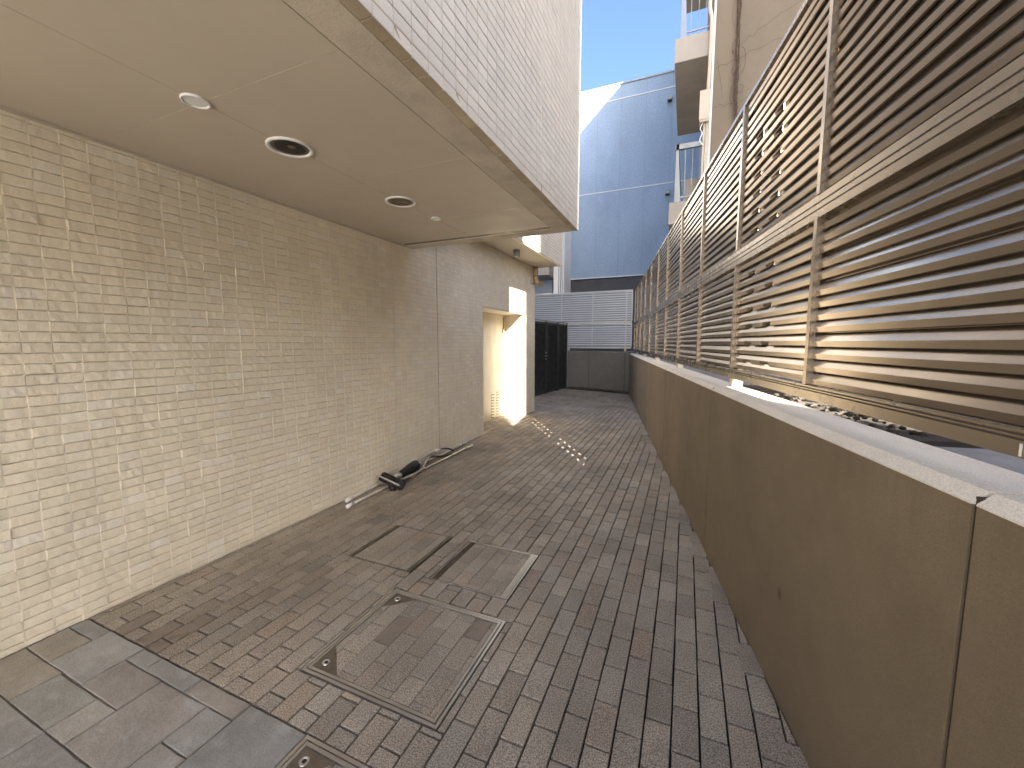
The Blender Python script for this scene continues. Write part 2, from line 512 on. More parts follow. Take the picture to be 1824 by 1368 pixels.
def damp(root, pts):
    for p in pts:
        best = min((c for c in root.children if c.name.startswith('paver')), key=lambda c: math.hypot(c.location.x + root.location.x - p[0], c.location.y + root.location.y - p[1]))
        best.data = best.data.copy(); best.data.materials[0] = M['paver_damp']
damp(paving, [(-2.39, 1.07), (-2.27, 1.03), (-2.52, 1.05), (-2.3, 1.15)])

# ---- slate slabs
slate = tag(MB().box(-9.0, -1.228, -1.4, YB - 0.001, -0.1, -0.006).build('slate_paving', M['slate_joint']), kind='structure')
def slate_slab(x0, x1, y0, y1):
    g = 0.0035
    x0 += g; x1 -= g; y0 += g; y1 -= g
    n = 6
    poly = []
    for i in range(n): poly.append((x0 + (x1 - x0) * i / n, y0))
    for i in range(n): poly.append((x1, y0 + (y1 - y0) * i / n))
    for i in range(n): poly.append((x1 - (x1 - x0) * i / n, y1))
    for i in range(n): poly.append((x0, y1 - (y1 - y0) * i / n))
    poly = [(p[0] + random.uniform(-.0012, .0012), p[1] + random.uniform(-.0012, .0012)) for p in poly]
    c = ((x0 + x1) / 2, (y0 + y1) / 2)
    v_, f_ = slab_poly([(p[0] - c[0], p[1] - c[1]) for p in poly], ch=.002)
    me = MB().add(v_, f_).mesh('stone_slab'); me.materials.append(M['slate'])
    o = link('stone_slab', me, slate)
    o.location = (c[0], c[1], random.uniform(-.001, .001)); o.rotation_euler = (random.gauss(0, .002), random.gauss(0, .002), 0)
SL = [(-2.826, -2.60, .875, .948), (-3.15, -2.83, .72, .948), (-2.826, -2.60, .728, .875), (-2.60, -2.30, .726, .948), (-2.30, -2.152, .874, .948), (-2.152, -1.855, .874, .948),
      (-1.855, -1.545, .874, .948), (-2.30, -2.005, .722, .874), (-2.005, -1.695, .57, .874), (-1.695, -1.54, .718, .874), (-1.54, -1.232, .57, .948),
      (-2.826, -2.46, .57, .728), (-2.46, -2.145, .57, .722), (-2.145, -2.005, .57, .722), (-1.695, -1.54, .57, .718)]
for s in SL: slate_slab(*s)
random.seed(11)
y = .57
while y > -1.1:
    h = random.choice([.15, .30, .30])
    x = -1.232
    while x > -8.5:
        wd = random.choice([.15, .30, .30, .45])
        slate_slab(max(x - wd, -8.9), x, y - h, y)
        x -= wd
    y -= h

# ================================================================== APARTMENT BUILDING (left)
bld = thing('apartment_building', 'cream tiled apartment building with a deep overhang above the passage', 'building', (WX, 0, 0))
def bpart(mb, name, m, parent=bld, smooth=False):
    o = mb.build(name, m, parent, smooth)
    off = Vector(bld.location)
    o.data.transform(Matrix.Translation(-off))
    return o
NY0, NY1, HEAD, WEND = 5.49, 7.147, 1.987, 7.777
GR = WX - 0.0075            # grout plane
wall = MB()
wall.box(WX - .6, GR, -1.4, NY0 + .001, -.1, CANZ + .1)
wall.box(WX - .6, GR, NY0 + .001, NY1 - .001, HEAD + .001, CANZ + .1)
wall.box(WX - .6, GR, NY1 - .001, WEND, -.1, CANZ + .1)
wall_o = bpart(wall, 'wall', M['bed'])

def make_tile_variants(pu, pv, gu, gv, thick, rough, mname, nvar, nseg=4):
    out = []
    for k in range(nvar):
        wv, hv = pu - gu, pv - gv
        vs, fs = [], []
        for i in range(nseg + 1):
            u = -wv / 2 + wv * i / nseg
            ju = random.uniform(-rough, rough) if 0 < i < nseg else random.uniform(-rough, rough) * .4
            zt = hv / 2 + random.uniform(-1, .6) * rough
            zb = -hv / 2 + random.uniform(-.6, 1) * rough
            dt = random.uniform(-1, 1) * rough * 1.1
            db = random.uniform(-1, 1) * rough * 1.1
            vs += [(u, -thick, zb), (u, db - .0015, zb), (u, db, zb + .003), (u, dt, zt - .003), (u, dt - .0015, zt), (u, -thick, zt)]
        m_ = 6
        for i in range(nseg):
            a, b = i * m_, (i + 1) * m_
            for j in range(m_ - 1):
                fs.append((a + j, a + j + 1, b + j + 1, b + j))
        fs.append(tuple(range(m_))[::-1]); fs.append(tuple(nseg * m_ + j for j in range(m_)))
        mb = MB().add(vs, fs)
        me = mb.mesh('tile'); me.materials.append(M[mname])
        out.append((me, np.array(vs), fs))
    return out

def tile_field(parent, poff, origin, along, normal, a0, a1, z0, z1, pu, pv, gu, gv, variants, keep, depth_jit, rest_name, mname, holes=(), phase=(0, 0), aligned=True):
    """tiles on a vertical plane: 'along' is the horizontal axis, coordinates (a, z)"""
    along = np.array(along, float); normal = np.array(normal, float); V = np.array([0, 0, 1.0])
    origin = np.array(origin, float)
    U = np.cross(normal, V)
    sgn = 1.0 if U @ along > 0 else -1.0
    items = []
    i0 = math.floor((a0 - phase[0]) / pu); i1 = math.ceil((a1 - phase[0]) / pu)
    j0 = math.floor((z0 - phase[1]) / pv); j1 = math.ceil((z1 - phase[1]) / pv)
    for i in range(i0, i1):
        for j in range(j0, j1):
            rs = [(max(a0, phase[0] + i * pu), min(a1, phase[0] + (i + 1) * pu), max(z0, phase[1] + j * pv), min(z1, phase[1] + (j + 1) * pv))]
            for h in holes: rs = sub_rect(rs, h)
            for r in rs:
                if r[1] - r[0] < .012 or r[3] - r[2] < .008: continue
                c = origin + along * (r[0] + r[1]) / 2 + V * (r[2] + r[3]) / 2
                corners = [origin + along * a + V * z for a, z in ((r[0], r[2]), (r[1], r[2]), (r[1], r[3]), (r[0], r[3]))]
                items.append((seen_area(corners), c, (r[1] - r[0] - gu) / (pu - gu), (r[3] - r[2] - gv) / (pv - gv)))
    items.sort(key=lambda a: -a[0])
    big = MB()
    Rm = np.stack([U, normal, V], axis=1)
    rot = Matrix([list(map(float, r)) for r in Rm]).to_4x4()
    for n_, (ar, c, su, sv) in enumerate(items):
        me, va, fa = random.choice(variants)
        dj = random.gauss(0, depth_jit)
        tilt = random.gauss(0, depth_jit * 4)
        c = c + normal * dj + V * random.gauss(0, depth_jit * .25)
        if n_ < keep and ar > 0:
            o = link('tile', me, parent)
            o.matrix_local = Matrix.Translation(Vector(c) - Vector(poff)) @ rot @ Matrix.Rotation(tilt, 4, 'X') @ Matrix.Rotation(tilt * .4, 4, 'Z') @ Matrix.Diagonal((su, 1, sv, 1))
        else:
            vv = va * np.array([su, 1, sv])
            vv = vv + np.stack([np.zeros(len(vv)), vv[:, 2] * -tilt, np.zeros(len(vv))], axis=1)
            vv = vv @ Rm.T + c - np.array(poff)
            big.add(vv.tolist(), fa)
    if big.v:
        o = big.build(rest_name, M[mname], parent)
        tag(o, kind='stuff')

BO = (WX, 0, 0)
TPU, TPV = 0.1008, 0.0504
tv = make_tile_variants(TPU, TPV, .0050, .0031, .007, .0012, 'tile', 16)
JW = .006
wall_holes = [(NY0, NY1, -1, HEAD)] + [(jy - JW, jy + JW, -1, 4) for jy in (3.451, )] + [(4.27 - .004, 4.27 + .004, -1, 4)]
# y phase: joints fall at 0.728 + k * pitch
tile_field(wall_o, BO, (WX, 0, 0), (0, 1, 0), (1, 0, 0), -1.4, WEND, 0.0, CANZ, TPU, TPV, .0050, .0031, tv, 300, .0013, 'far_tiles', 'tile',
           holes=wall_holes, phase=(.728, -.019))
for jy, jw in ((3.451, .005), (4.27, .0035)):
    bpart(MB().box(GR, GR + .005, jy - jw, jy + jw, 0, CANZ), 'sealant_joint', M['mortar'], wall_o)
gl_ = MB()
k = -21
while .728 + k * TPU < WEND:
    y = .728 + k * TPU
    for (za, zb_) in (((0, HEAD), (HEAD, CANZ)) if not NY0 - .01 < y < NY1 + .01 else ((HEAD + .002, CANZ),)):
        gl_.box(GR - .001, WX - .0022, y - .0026, y + .0026, za, zb_)
    k += 1
tag(bpart(gl_, 'vertical_grout', M['grout'], wall_o), kind='stuff')
# returns of the niche (the far jamb faces the camera)
bpart(MB().box(WX - .6, GR, NY1 - .0, NY1 + .002, 0, HEAD), 'jamb_backing', M['grout'], wall_o)
tile_field(wall_o, BO, (0, NY1 - .0085, 0), (1, 0, 0), (0, -1, 0), WX - .395, WX, 0.0, HEAD, TPU, TPV, .0050, .0031, tv, 0, .0010, 'jamb_tiles', 'tile', phase=(WX, -.019))
bpart(MB().box(WX - .40, WX + .001, NY0, NY1 - .010, HEAD - .014, HEAD + .0005), 'niche_soffit', M['soffit'], wall_o)
# floor of the niche: stone threshold
bpart(MB().box(WX - .40, WX - .012, NY0 + .002, NY1 - .010, -.05, .036), 'threshold', M['coping'], wall_o)
# door
DX = WX - .385
door = bpart(MB().box(DX - .05, DX, 5.60, NY1 - .075, .045, HEAD - .06), 'door', M['door'])
fr = MB()
fr.box(DX - .05, DX + .018, NY1 - .075, NY1 - .011, .037, HEAD - .015).box(DX - .05, DX + .018, NY0 + .002, 5.60, .037, HEAD - .015).box(DX - .05, DX + .018, 5.60, NY1 - .075, HEAD - .06, HEAD - .015)
bpart(fr, 'door_frame', M['door'], door)
bpart(MB().box(DX - .02, DX + .003, NY1 - .088, NY1 - .0755, .046, HEAD - .061), 'door_gap', M['dark'], door)
for i, yy in enumerate((6.60, 6.82)):
    for k in range(9):
        z = .10 + k * .052 + (.026 if i else 0)
        s = MB().prism([(DX + .001, z - .012), (DX + .012, z - .010), (DX + .001, z + .008)], 'y', yy - .055, yy + .055)
        bpart(s, 'vent_slot', M['door'], door)
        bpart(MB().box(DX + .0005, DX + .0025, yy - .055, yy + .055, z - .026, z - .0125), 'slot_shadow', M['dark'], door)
bpart(MB().box(DX, DX + .004, 6.50, 7.02, .555, .565), 'vent_panel_edge', M['door'], door)
hd = MB().tube([(DX + .002, 6.96, .99), (DX + .05, 6.96, .99), (DX + .05, 6.85, .99)], .010, 8)
hd.lathe([(.026, -.002), (.026, .004), (0, .004)], 0, 0, 0, 12)
bpart(MB().tube([(DX + .002, 6.985, 1.0), (DX + .045, 6.985, 1.0), (DX + .045, 6.87, 1.0)], .010, 8), 'door_handle', M['steel'], door)
bpart(MB().box(DX + .001, DX + .02, 7.035, 7.06, 1.62, 1.70), 'hinge', M['steel'], door)

# ---- overhang block
ohm = MB().box(WX - .59, OX - .0075, -1.4, OEND - .0075, SOF + .055, 9.0)
oh = bpart(ohm, 'overhang', M['fgrout'])
OPU, OPV = 0.1025, 0.0507
ov = make_tile_variants(OPU, OPV, .0036, .0034, .008, .0003, 'ftile', 6, nseg=2)
tile_field(oh, BO, (OX, 0, 0), (0, 1, 0), (1, 0, 0), -1.4, OEND, SOF, 6.2, OPU, OPV, .0036, .0034, ov, 300, .0003, 'upper_tiles', 'ftile', phase=(1.110, SOF - .001),
           holes=[(2.757, 2.765, 0, 9)])
bpart(MB().box(OX - .009, OX - .004, 2.757, 2.765, SOF, 6.2), 'sealant_joint', M['white'], oh)
tile_field(oh, BO, (0, OEND, 0), (1, 0, 0), (0, 1, 0), WX, OX, SOF, 6.2, OPU, OPV, .0036, .0034, ov, 0, .0003, 'end_tiles', 'ftile', phase=(OX, SOF))
# brown tiles turned under the bottom edge
k = -24
while 1.110 + k * OPU < OEND - .01:
    y0 = 1.110 + k * OPU; y1 = min(y0 + OPU, OEND)
    bpart(MB().bbox(OX - .052, OX - .0005, y0 + .0018, y1 - .0018, SOF - .001 + random.uniform(-.0006, .0006), SOF + .052, .0015), 'edge_tile', M['btile'], oh)
    k += 1
bpart(MB().box(OX - .0525, OX - .004, -1.4, OEND - .002, SOF + .003, SOF + .056), 'edge_bed', M['fgrout'], oh)
# soffit: mortar margin and boards with open joints
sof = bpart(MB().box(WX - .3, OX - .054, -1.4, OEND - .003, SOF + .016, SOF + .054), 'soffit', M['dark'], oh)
bpart(MB().box(-1.168, OX - .0535, -1.4, OEND - .003, SOF - .0005, SOF + .0155), 'mortar_margin', M['mortar'], sof)
bpart(MB().box(WX, -1.1685, 3.655, OEND - .003, SOF - .0005, SOF + .0155), 'mortar_margin', M['mortar'], sof)
bpart(MB().box(WX + .02, -1.172, 3.592, 3.653, SOF + .007, SOF + .0155), 'gap_shade_strip', M['plate'], sof)  # dark strip stands in for the shade inside the groove
edges = [-1.4, -.635, .275, 1.185, 2.095, 3.002, 3.588]
for i in range(len(edges) - 1):
    for (xa, xb) in ((WX + .006, -1.985), (-1.9835, -1.176)):
        bpart(MB().bbox(xa, xb, edges[i] + .0006, edges[i + 1] - .0006, SOF + .004, SOF + .0158, .0012), 'soffit_board', M['soffit'], sof)
bpart(MB().prism([(WX, SOF - .010), (WX + .012, SOF - .010), (WX + .012, SOF + .0035), (WX, SOF + .0035)], 'y', -1.4, 3.655), 'cornice_bead', M['soffit'], sof)
# building mass above and behind
mass = MB().box(-12, WX - .601, -1.4, 7.75, -.1, 9.0)
bpart(mass, 'main_block', M['ftile'])
bpart(MB().box(WX - .6, WX - .05, OEND - .01, 7.75, CANZ + .11, 9.0), 'upper_wall', M['ftile'])
# ---- balcony beyond the overhang
CX = -2.262
pv_ = make_tile_variants(OPU, OPV, .009, .0095, .008, .0006, 'ftile', 5, nseg=2)
bal = bpart(MB().box(WX - .049, CX - .0085, OEND + .012, 7.74, CANZ + .002, CANZ + .16), 'balcony_slab', M['soffit'])
bpart(MB().box(CX - .12, CX - .0085, OEND + .012, 7.74, CANZ + .165, 4.1), 'parapet', M['fgrout'], bal)
bpart(MB().box(CX - .05, CX - .012, OEND + .012, 7.735, CANZ - .012, CANZ + .0015), 'drip_edge', M['coping'], bal)
bpart(MB().box(WX, CX - .05, 7.08, 7.086, CANZ - .001, CANZ + .0019), 'soffit_seam', M['mortar'], bal)
tile_field(bal, BO, (CX, 0, 0), (0, 1, 0), (1, 0, 0), OEND + .012, 7.75, CANZ, 4.1, OPU, OPV, .009, .0095, pv_, 0, .0006, 'parapet_tiles', 'ftile', phase=(7.75, CANZ))
tile_field(bal, BO, (0, 7.75, 0), (1, 0, 0), (0, 1, 0), WX, CX, CANZ, 4.1, OPU, OPV, .009, .0095, pv_, 0, .0006, 'parapet_end_tiles', 'ftile', phase=(CX, CANZ))
# drain pipe at the corner
pp = MB().tube([(WX + .075, 7.60, CANZ), (WX + .075, 7.60, 2.68), (WX + .085, 7.66, 2.63), (WX + .10, 7.82, 2.625)], .043, 12)
pipe = bpart(pp, 'drain_pipe', M['tanpipe'], bld, True)
bpart(MB().tube([(WX + .075, 7.60, 2.86), (WX + .075, 7.60, 2.83)], .052, 12), 'pipe_collar', M['tanpipe'], pipe)
bpart(MB().tube([(WX + .075, 7.60, 2.75), (WX + .075, 7.60, 2.73)], .047, 12), 'pipe_clamp', M['plate'], pipe)
bpart(MB().tube([(WX + .10, 7.80, 2.625), (WX + .103, 7.86, 2.625)], .050, 12), 'pipe_mouth', M['tanpipe'], pipe)
bpart(MB().bbox(WX + .001, WX + .035, 7.52, 7.70, 2.60, CANZ - .02, .004), 'pipe_bracket', M['pipe'], pipe)
# downlights in the soffit
def downlight(x, y, r, open_, lab):
    t = thing('recessed_downlight', lab, 'light', (x, y, SOF + .004), 0, 'fittings in the overhang soffit')
    ring = MB().lathe([(r * .80, .010), (r * .82, -.004), (r * .90, -.010), (r, -.008), (r, .0)], 0, 0, 0, 36)
    ring.build('trim_ring', M['white'], t, True)
    if open_:
        MB().lathe([(r * .66, -.0015), (r * .81, -.003)], 0, 0, 0, 36).build('reflector', M['plate'], t, True)
        MB().lathe([(0.0, -.001), (r * .81, -.001)], 0, 0, 0, 36).build('lens', M['dark'] if open_ == 1 else M['lens'], t)  # open fitting: flat black disc stands in for the shaded recess
        MB().lathe([(0.0, -.004), (.016, -.0035), (.020, -.0012)], r * .1, 0, 0, 12).build('bulb', M['lens'], t, True)
    else:
        MB().lathe([(0.0, -.004), (r * .5, -.0055), (r * .82, -.004)], 0, 0, 0, 36).build('cover_disc', M['white'], t, True)
    return t
downlight(-1.986, 1.167, .054, 0, 'small plain white disc in the soffit nearest the street end')
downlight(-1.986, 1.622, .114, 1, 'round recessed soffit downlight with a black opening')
downlight(-1.980, 2.530, .112, 2, 'round recessed soffit downlight with a brown opening')
downlight(-1.967, 2.970, .040, 0, 'smallest white disc in the soffit beyond the two downlights')
# cylinder lamp under the balcony
lt = thing('ceiling_lamp', 'small grey cylindrical lamp under the balcony above the door', 'lamp', (-2.565, 6.16, CANZ))
MB().lathe([(0, 0), (.055, 0), (.055, -.095), (.048, -.1), (.046, -.09)], 0, 0, 0, 24).build('lamp_body', M['greymetal'], lt, True)
MB().lathe([(0, -.088), (.046, -.088)], 0, 0, 0, 24).build('lamp_glass', M['white'], lt)

# ================================================================== ACCESS COVERS
def access_cover(name, rect, lab, style):
    x0, x1, y0, y1 = rect
    cx, cy = (x0 + x1) / 2, (y0 + y1) / 2
    t = thing(name, lab, 'manhole cover', (cx, cy, 0), 0, 'access covers in the paving')
    def loc(o):
        o.data.transform(Matrix.Translation((-cx, -cy, 0))); return o
    MBp = MB().box(x0 + .004, x1 - .004, y0 + .004, y1 - .004, -.06, -.028)
    loc(MBp.build('tray', M['joint'], t))
    def rim(a, b, wv, z, m, nm):
        mb = MB()
        mb.box(x0 + a, x1 - a, y0 + a, y0 + b, -.03, z).box(x0 + a, x1 - a, y1 - b, y1 - a, -.03, z)
        mb.box(x0 + a, x0 + b, y0 + b + .0002, y1 - b - .0002, -.03, z).box(x1 - b, x1 - a, y0 + b + .0002, y1 - b - .0002, -.03, z)
        return loc(mb.build(nm, M[m], t))
    if style == 'double':
        rim(.003, .016, 0, .001, 'steel', 'frame'); rim(.021, .034, 0, .002, 'steel', 'lid_rim'); ins = .036
    elif style == 'triple':
        rim(.003, .008, 0, .0, 'steel', 'frame')
        for sd in (0, 1):
            for q in (.016, .029, .042):
                xa = x0 + q if sd == 0 else x1 - q - .0055
                loc(MB().box(xa, xa + .0055, y0 + .0085, y1 - .0085, -.02, .001).build('side_rib', M['steel'] if sd else M['plate'], t))
        ins = .014
    else:
        rim(.003, .008, 0, -.001, 'plate', 'frame')
        for xs in (x0 + .011, x1 - .025):
            loc(MB().box(xs, xs + .014, y0 + .009, y1 - .009, -.02, -.002).build('side_rib', M['plate'], t))
        ins = .010
    xi0, xi1 = x0 + ins, x1 - ins
    if style == 'triple': xi0 += .038; xi1 -= .038
    if style == 'plain': xi0 += .02; xi1 -= .02
    corner = .145 if style == 'double' else 0
    for q in paver_cells(xi0, xi1, y0 + ins, y1 - ins, [], gap=.003):
        poly = [(q[0], q[2]), (q[1], q[2]), (q[1], q[3]), (q[0], q[3])]
        if corner:
            for (px, py, sx, sy) in ((xi0, y0 + ins, 1, 1), (xi0, y1 - ins, 1, -1)):
                poly = clip_poly(poly, lambda p: (p[0] - px) * sx / corner + (p[1] - py) * sy / (corner * .9) - 1)
                if len(poly) < 3: break
            if len(poly) < 3 or poly_area(poly) < 2e-4: continue
        c = (sum(p[0] for p in poly) / len(poly), sum(p[1] for p in poly) / len(poly))
        v_, f_ = slab_poly([(p[0] - c[0], p[1] - c[1]) for p in poly], ch=.0015, depth=.025)
        o = MB().add(v_, f_).build('paver', M['paver'], t)
        o.location = (c[0] - cx, c[1] - cy, -.0005 + random.uniform(-.001, .001))
    if corner:
        for (px, py, sx, sy) in ((xi0, y0 + ins, 1, 1), (xi0, y1 - ins, 1, -1)):
            tri = [(px, py), (px + corner * sx, py), (px, py + corner * .9 * sy)]
            if poly_area(tri) < 0: tri = tri[::-1]
            mb = MB().add([(p[0], p[1], .0) for p in tri] + [(p[0], p[1], -.025) for p in tri], [(0, 1, 2), (0, 3, 4, 1), (1, 4, 5, 2), (2, 5, 3, 0)])
            pl = loc(mb.build('corner_plate', M['plate'], t))
            kx, ky = px + .038, py + .040 * sy
            loc(MB().lathe([(0, .001), (.010, .001), (.012, .0025), (.017, .0025), (.018, .0005)], kx, ky, 0, 20).build('lift_socket', M['steel'], pl))
            loc(MB().lathe([(0, .0016), (.008, .0016)], kx, ky, 0, 12).build('socket_hole', M['dark'], pl))
    return t
covA = access_cover('access_cover', COVERS['A'], 'largest paver-filled cover with a bright double steel rim', 'double')
damp(covA, [(-1.27, 1.56), (-.93, 1.66)])
access_cover('access_cover', COVERS['B'], 'paver-filled cover with triple-lined sides beside the passage centre', 'triple')
access_cover('access_cover', COVERS['C'], 'dull dark-edged paver-filled cover next to the tiled wall', 'plain')
access_cover('access_cover', COVERS['D'], 'metal-cornered cover between slate slabs and brick pavers', 'double')

# ================================================================== RIGHT RETAINING WALL AND FENCES (frames: x = t, y = s)
def wall_run(name, lab, angle, loc, joints, t0, thick, z0, ztop, mface, mcop, gap=.012):
    t = thing(name, lab, 'wall', loc, angle)
    for a, b in zip(joints[:-1], joints[1:]):
        p = MB().box(t0, t0 + thick, a + gap / 2, b - gap / 2, z0, ztop - .0285).build('wall_panel', M[mface], t)
        c = MB().prism([(t0 - .001, ztop - .028), (t0 - .001, ztop - .024), (t0 + .026, ztop), (t0 + thick, ztop - .004), (t0 + thick, ztop - .028)], 'y', a + gap / 2, b - gap / 2)
        c.build('coping', M[mcop], p)
    for j in joints[1:-1]:
        MB().box(t0 + .007, t0 + thick - .01, j - gap / 2 - .001, j + gap / 2 + .001, z0, ztop - .012).build('joint_sealant', M['sealant'], t)
    return t
rw = wall_run('retaining_wall', 'low brown rendered wall with pale coping along the passage', FA, (0, 0, 0),
              [-3.2, -1.1, .945, 2.93, 5.04, 7.10, 9.16, 11.22, 12.3], TW, .205, -.3, 1.152, 'stucco', 'coping')
fw = wall_run('end_wall', 'low grey rendered wall closing the far end of the passage', R(90), (-1.30, 11.90, 0),
              [-.2, .29, 1.32, 2.35, 3.4], 0.0, .2, -.3, 1.20, 'greywall', 'greywall', gap=.014)

PITCHS = .0517
PITCHF = .0650
def slat_profile(tn, zb, zt):
    """louvre blade: nose at tn (towards the passage), closed section"""
    h = zt - zb
    return [(tn + .020, zt + .004), (tn + .0165, zt), (tn, zb + h * .46), (tn + .003, zb + h * .06), (tn + .009, zb + h * .02), (tn + .022, zb + h * .30)]
def louvre_fence(name, lab, angle, loc, bays, tn, zb, zl, zm, zt, ztop, zfoot, merge_from, posts, holes=None, fm=None):
    """bays: list of s marks; lower blades zb..zl, mid rail zl..zm, upper blades zm..zt, top rail to ztop"""
    f = thing(name, lab, 'fence', loc, angle)
    s0, s1 = bays[0], bays[-1]
    pt = PITCHF if fm else PITCHS
    nl = int(round((zl - zb) / pt)); nu = int(round((zt - zm) / pt))
    spans = []
    i = 0
    while i < len(bays) - 1:
        if i >= merge_from and i + 2 < len(bays): spans.append((bays[i], bays[i + 2])); i += 2
        else: spans.append((bays[i], bays[i + 1])); i += 1
    cache = {}
    for (a, b) in spans:
        for (za, n, zz) in ((zb, nl, zl), (zm, nu, zt)):
            p = (zz - za) / n
            ln = round(b - a - .002, 4)
            key = (ln, round(p, 5))
            if key not in cache:
                mb = MB().prism(slat_profile(tn, 0.0 if not fm else p * .30, p), 'y', 0, ln)
                if not fm: mb.box(tn + .0225, tn + .0245, 0, ln, -.006, p * .75)
                me = mb.mesh('slat'); me.materials.append(M['slat']); cache[key] = me
            for k in range(n):
                me = cache[key]
                gaps = [g - a - .001 for g in holes if a + .06 < g < b - .06] if (holes and k % 2 == 1 and k < 12) else []
                if gaps:
                    # notches added to let dots of sun through: the lower lip and the back flange are cut away over a short length
                    mb = MB()
                    full = slat_profile(tn, 0.0, p)
                    short = [(tn + .020, p + .004), (tn + .0165, p), (tn, p * .46), (tn + .0025, p * .36), (tn + .0055, p * .36), (tn + .004, p * .52), (tn + .019, p - .002)]
                    sh = lambda q, y: [y + (tn + .0245 - v[0]) * 2.25 for v in q]
                    st = [0.0] * len(full); pos_ = 0.0
                    HWN = .029
                    for g in gaps:
                        mb.sheared(full, st, [g - HWN] * len(full)); mb.box(tn + .0225, tn + .0245, pos_, g - HWN, -.006, p * .75)
                        mb.sheared(short, [g - HWN] * len(short), sh(short, g + HWN))
                        st = sh(full, g + HWN); pos_ = g + HWN
                    mb.sheared(full, st, [ln] * len(full)); mb.box(tn + .0225, tn + .0245, pos_, ln, -.006, p * .75)
                    me = mb.mesh('slat'); me.materials.append(M['slat'])
                if fm: 
                    me.materials[0] = M[fm]
                o = link('slat', me, f)
                o.location = (random.gauss(0, .0003), a + .001, za + k * p)
                o.rotation_euler = (random.gauss(0, .0003), random.gauss(0, .004), 0)
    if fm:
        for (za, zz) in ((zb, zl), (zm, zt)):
            MB().box(tn + .03, tn + .034, s0, s1, za - .0005, zz + .0005).build('gap_shade_sheet', M['gap_shade'], f)  # dark sheet stands in for the shade between the blades
    # rails
    def rail(z0, z1, nm, grooves):
        r = MB().prism([(tn - .010, z0), (tn + .021, z0), (tn + .021, z1), (tn - .002, z1), (tn - .010, z1 - .004)], 'y', s0, s1).build(nm, M['silver'] if fm else M['frame'], f)
        for g in grooves:
            MB().box(tn - .0115, tn - .0095, s0, s1, g - .0022, g + .0022).build('groove', M['sealant'], r)
    rail(zfoot, zb - .001, 'bottom_rail', [zb - .014, zb - .024])
    rail(zl - .004, zm - .001, 'middle_rail', [zl + (zm - zl) * .33, zl + (zm - zl) * .62])
    rail(zt - .004, ztop, 'top_rail', [])
    for i, s in enumerate(bays):
        for (za, zz) in ((zb - .0005, zl + .0005), (zm - .0005, zt + .0005)):
            wv = .032 if i in posts else .026
            MB().prism([(tn - .014, s - wv / 2), (tn + .012, s - wv / 2), (tn + .012, s + wv / 2), (tn - .014, s + wv / 2)], 'z', za, zz).build('mullion', M['silver'] if fm else M['frame'], f)
        if i in posts:
            MB().box(tn + .0255, tn + .085, s - .033, s + .033, zfoot - .005, ztop - .01).build('post', M['frame'], f)
            MB().bbox(tn - .004, tn + .062, s - .035, s + .035, 1.148 if angle < 1 else 1.196, zfoot - .0005, .004).build('post_foot', M['coping'] if angle < 1 else M['frame'], f)
    return f
bays = [-.13 + 1.03 * i for i in range(0, 13)]
bays = [-1.15, -.12, .90, 1.92, 2.95, 3.98, 5.03, 6.07, 7.10, 8.14, 9.18, 10.22, 11.26, 12.08]
rfence = louvre_fence('louvre_fence', 'tall bronze louvre fence standing on the brown wall', FA, (0, 0, 0), bays, .836, 1.270, 1.945, 2.035, 2.918, 2.942, 1.208, 6, {2, 4, 6, 8, 10, 12, 0}, holes=(2.39, 2.66))
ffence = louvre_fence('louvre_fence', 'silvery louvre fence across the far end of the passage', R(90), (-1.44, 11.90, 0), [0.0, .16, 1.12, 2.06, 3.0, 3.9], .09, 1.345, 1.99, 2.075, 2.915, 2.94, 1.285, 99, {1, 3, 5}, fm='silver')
# two bent tabs on the bottom rail by the camera
for s in (.985, 1.005):
    MB().box(.8225, .8255, s - .0015, s + .0015, 1.212, 1.238).build('rail_slot', M['coping'], rfence)

# ---- ground beyond the fence
yard = tag(MB().box(.922, 14.0, -8.0, 24.0, -.1, 1.118).build('neighbour_ground', M['yard']), kind='structure')
yard.rotation_euler = (0, 0, FA)
sp_ = MB()
for i in range(20):
    a_ = 1.5 + i * .09
    sp_.box(.925, 1.35 + random.uniform(-.15, .2), a_, a_ + .0899, 1.10, 1.123 + random.uniform(0, .012))
earth = tag(sp_.build('earth_patch', M['rubble']), kind='structure'); earth.rotation_euler = (0, 0, FA)
rub = MB()
random.seed(5)
for i in range(700):
    s = random.uniform(1.55, 3.4); t_ = .95 + abs(random.gauss(0, .25))
    r = random.uniform(.005, .016)
    n = 5
    bm = bmesh.new(); bmesh.ops.create_icosphere(bm, subdivisions=1, radius=r)
    for v in bm.verts: v.co *= random.uniform(.65, 1.2)
    x, y = N2 * t_ + D2 * s
    zz = 1.118 + max(0, .10 - abs(s - 2.0) * .12) * random.random()
    rub.add([(v.co.x + x, v.co.y + y, v.co.z * .7 + zz) for v in bm.verts], [tuple(v.index for v in f.verts) for f in bm.faces])
    bm.free()
tag(rub.build('rubble', M['rubble']), 'loose earth and broken stone behind the fence foot', 'rubble', kind='stuff')

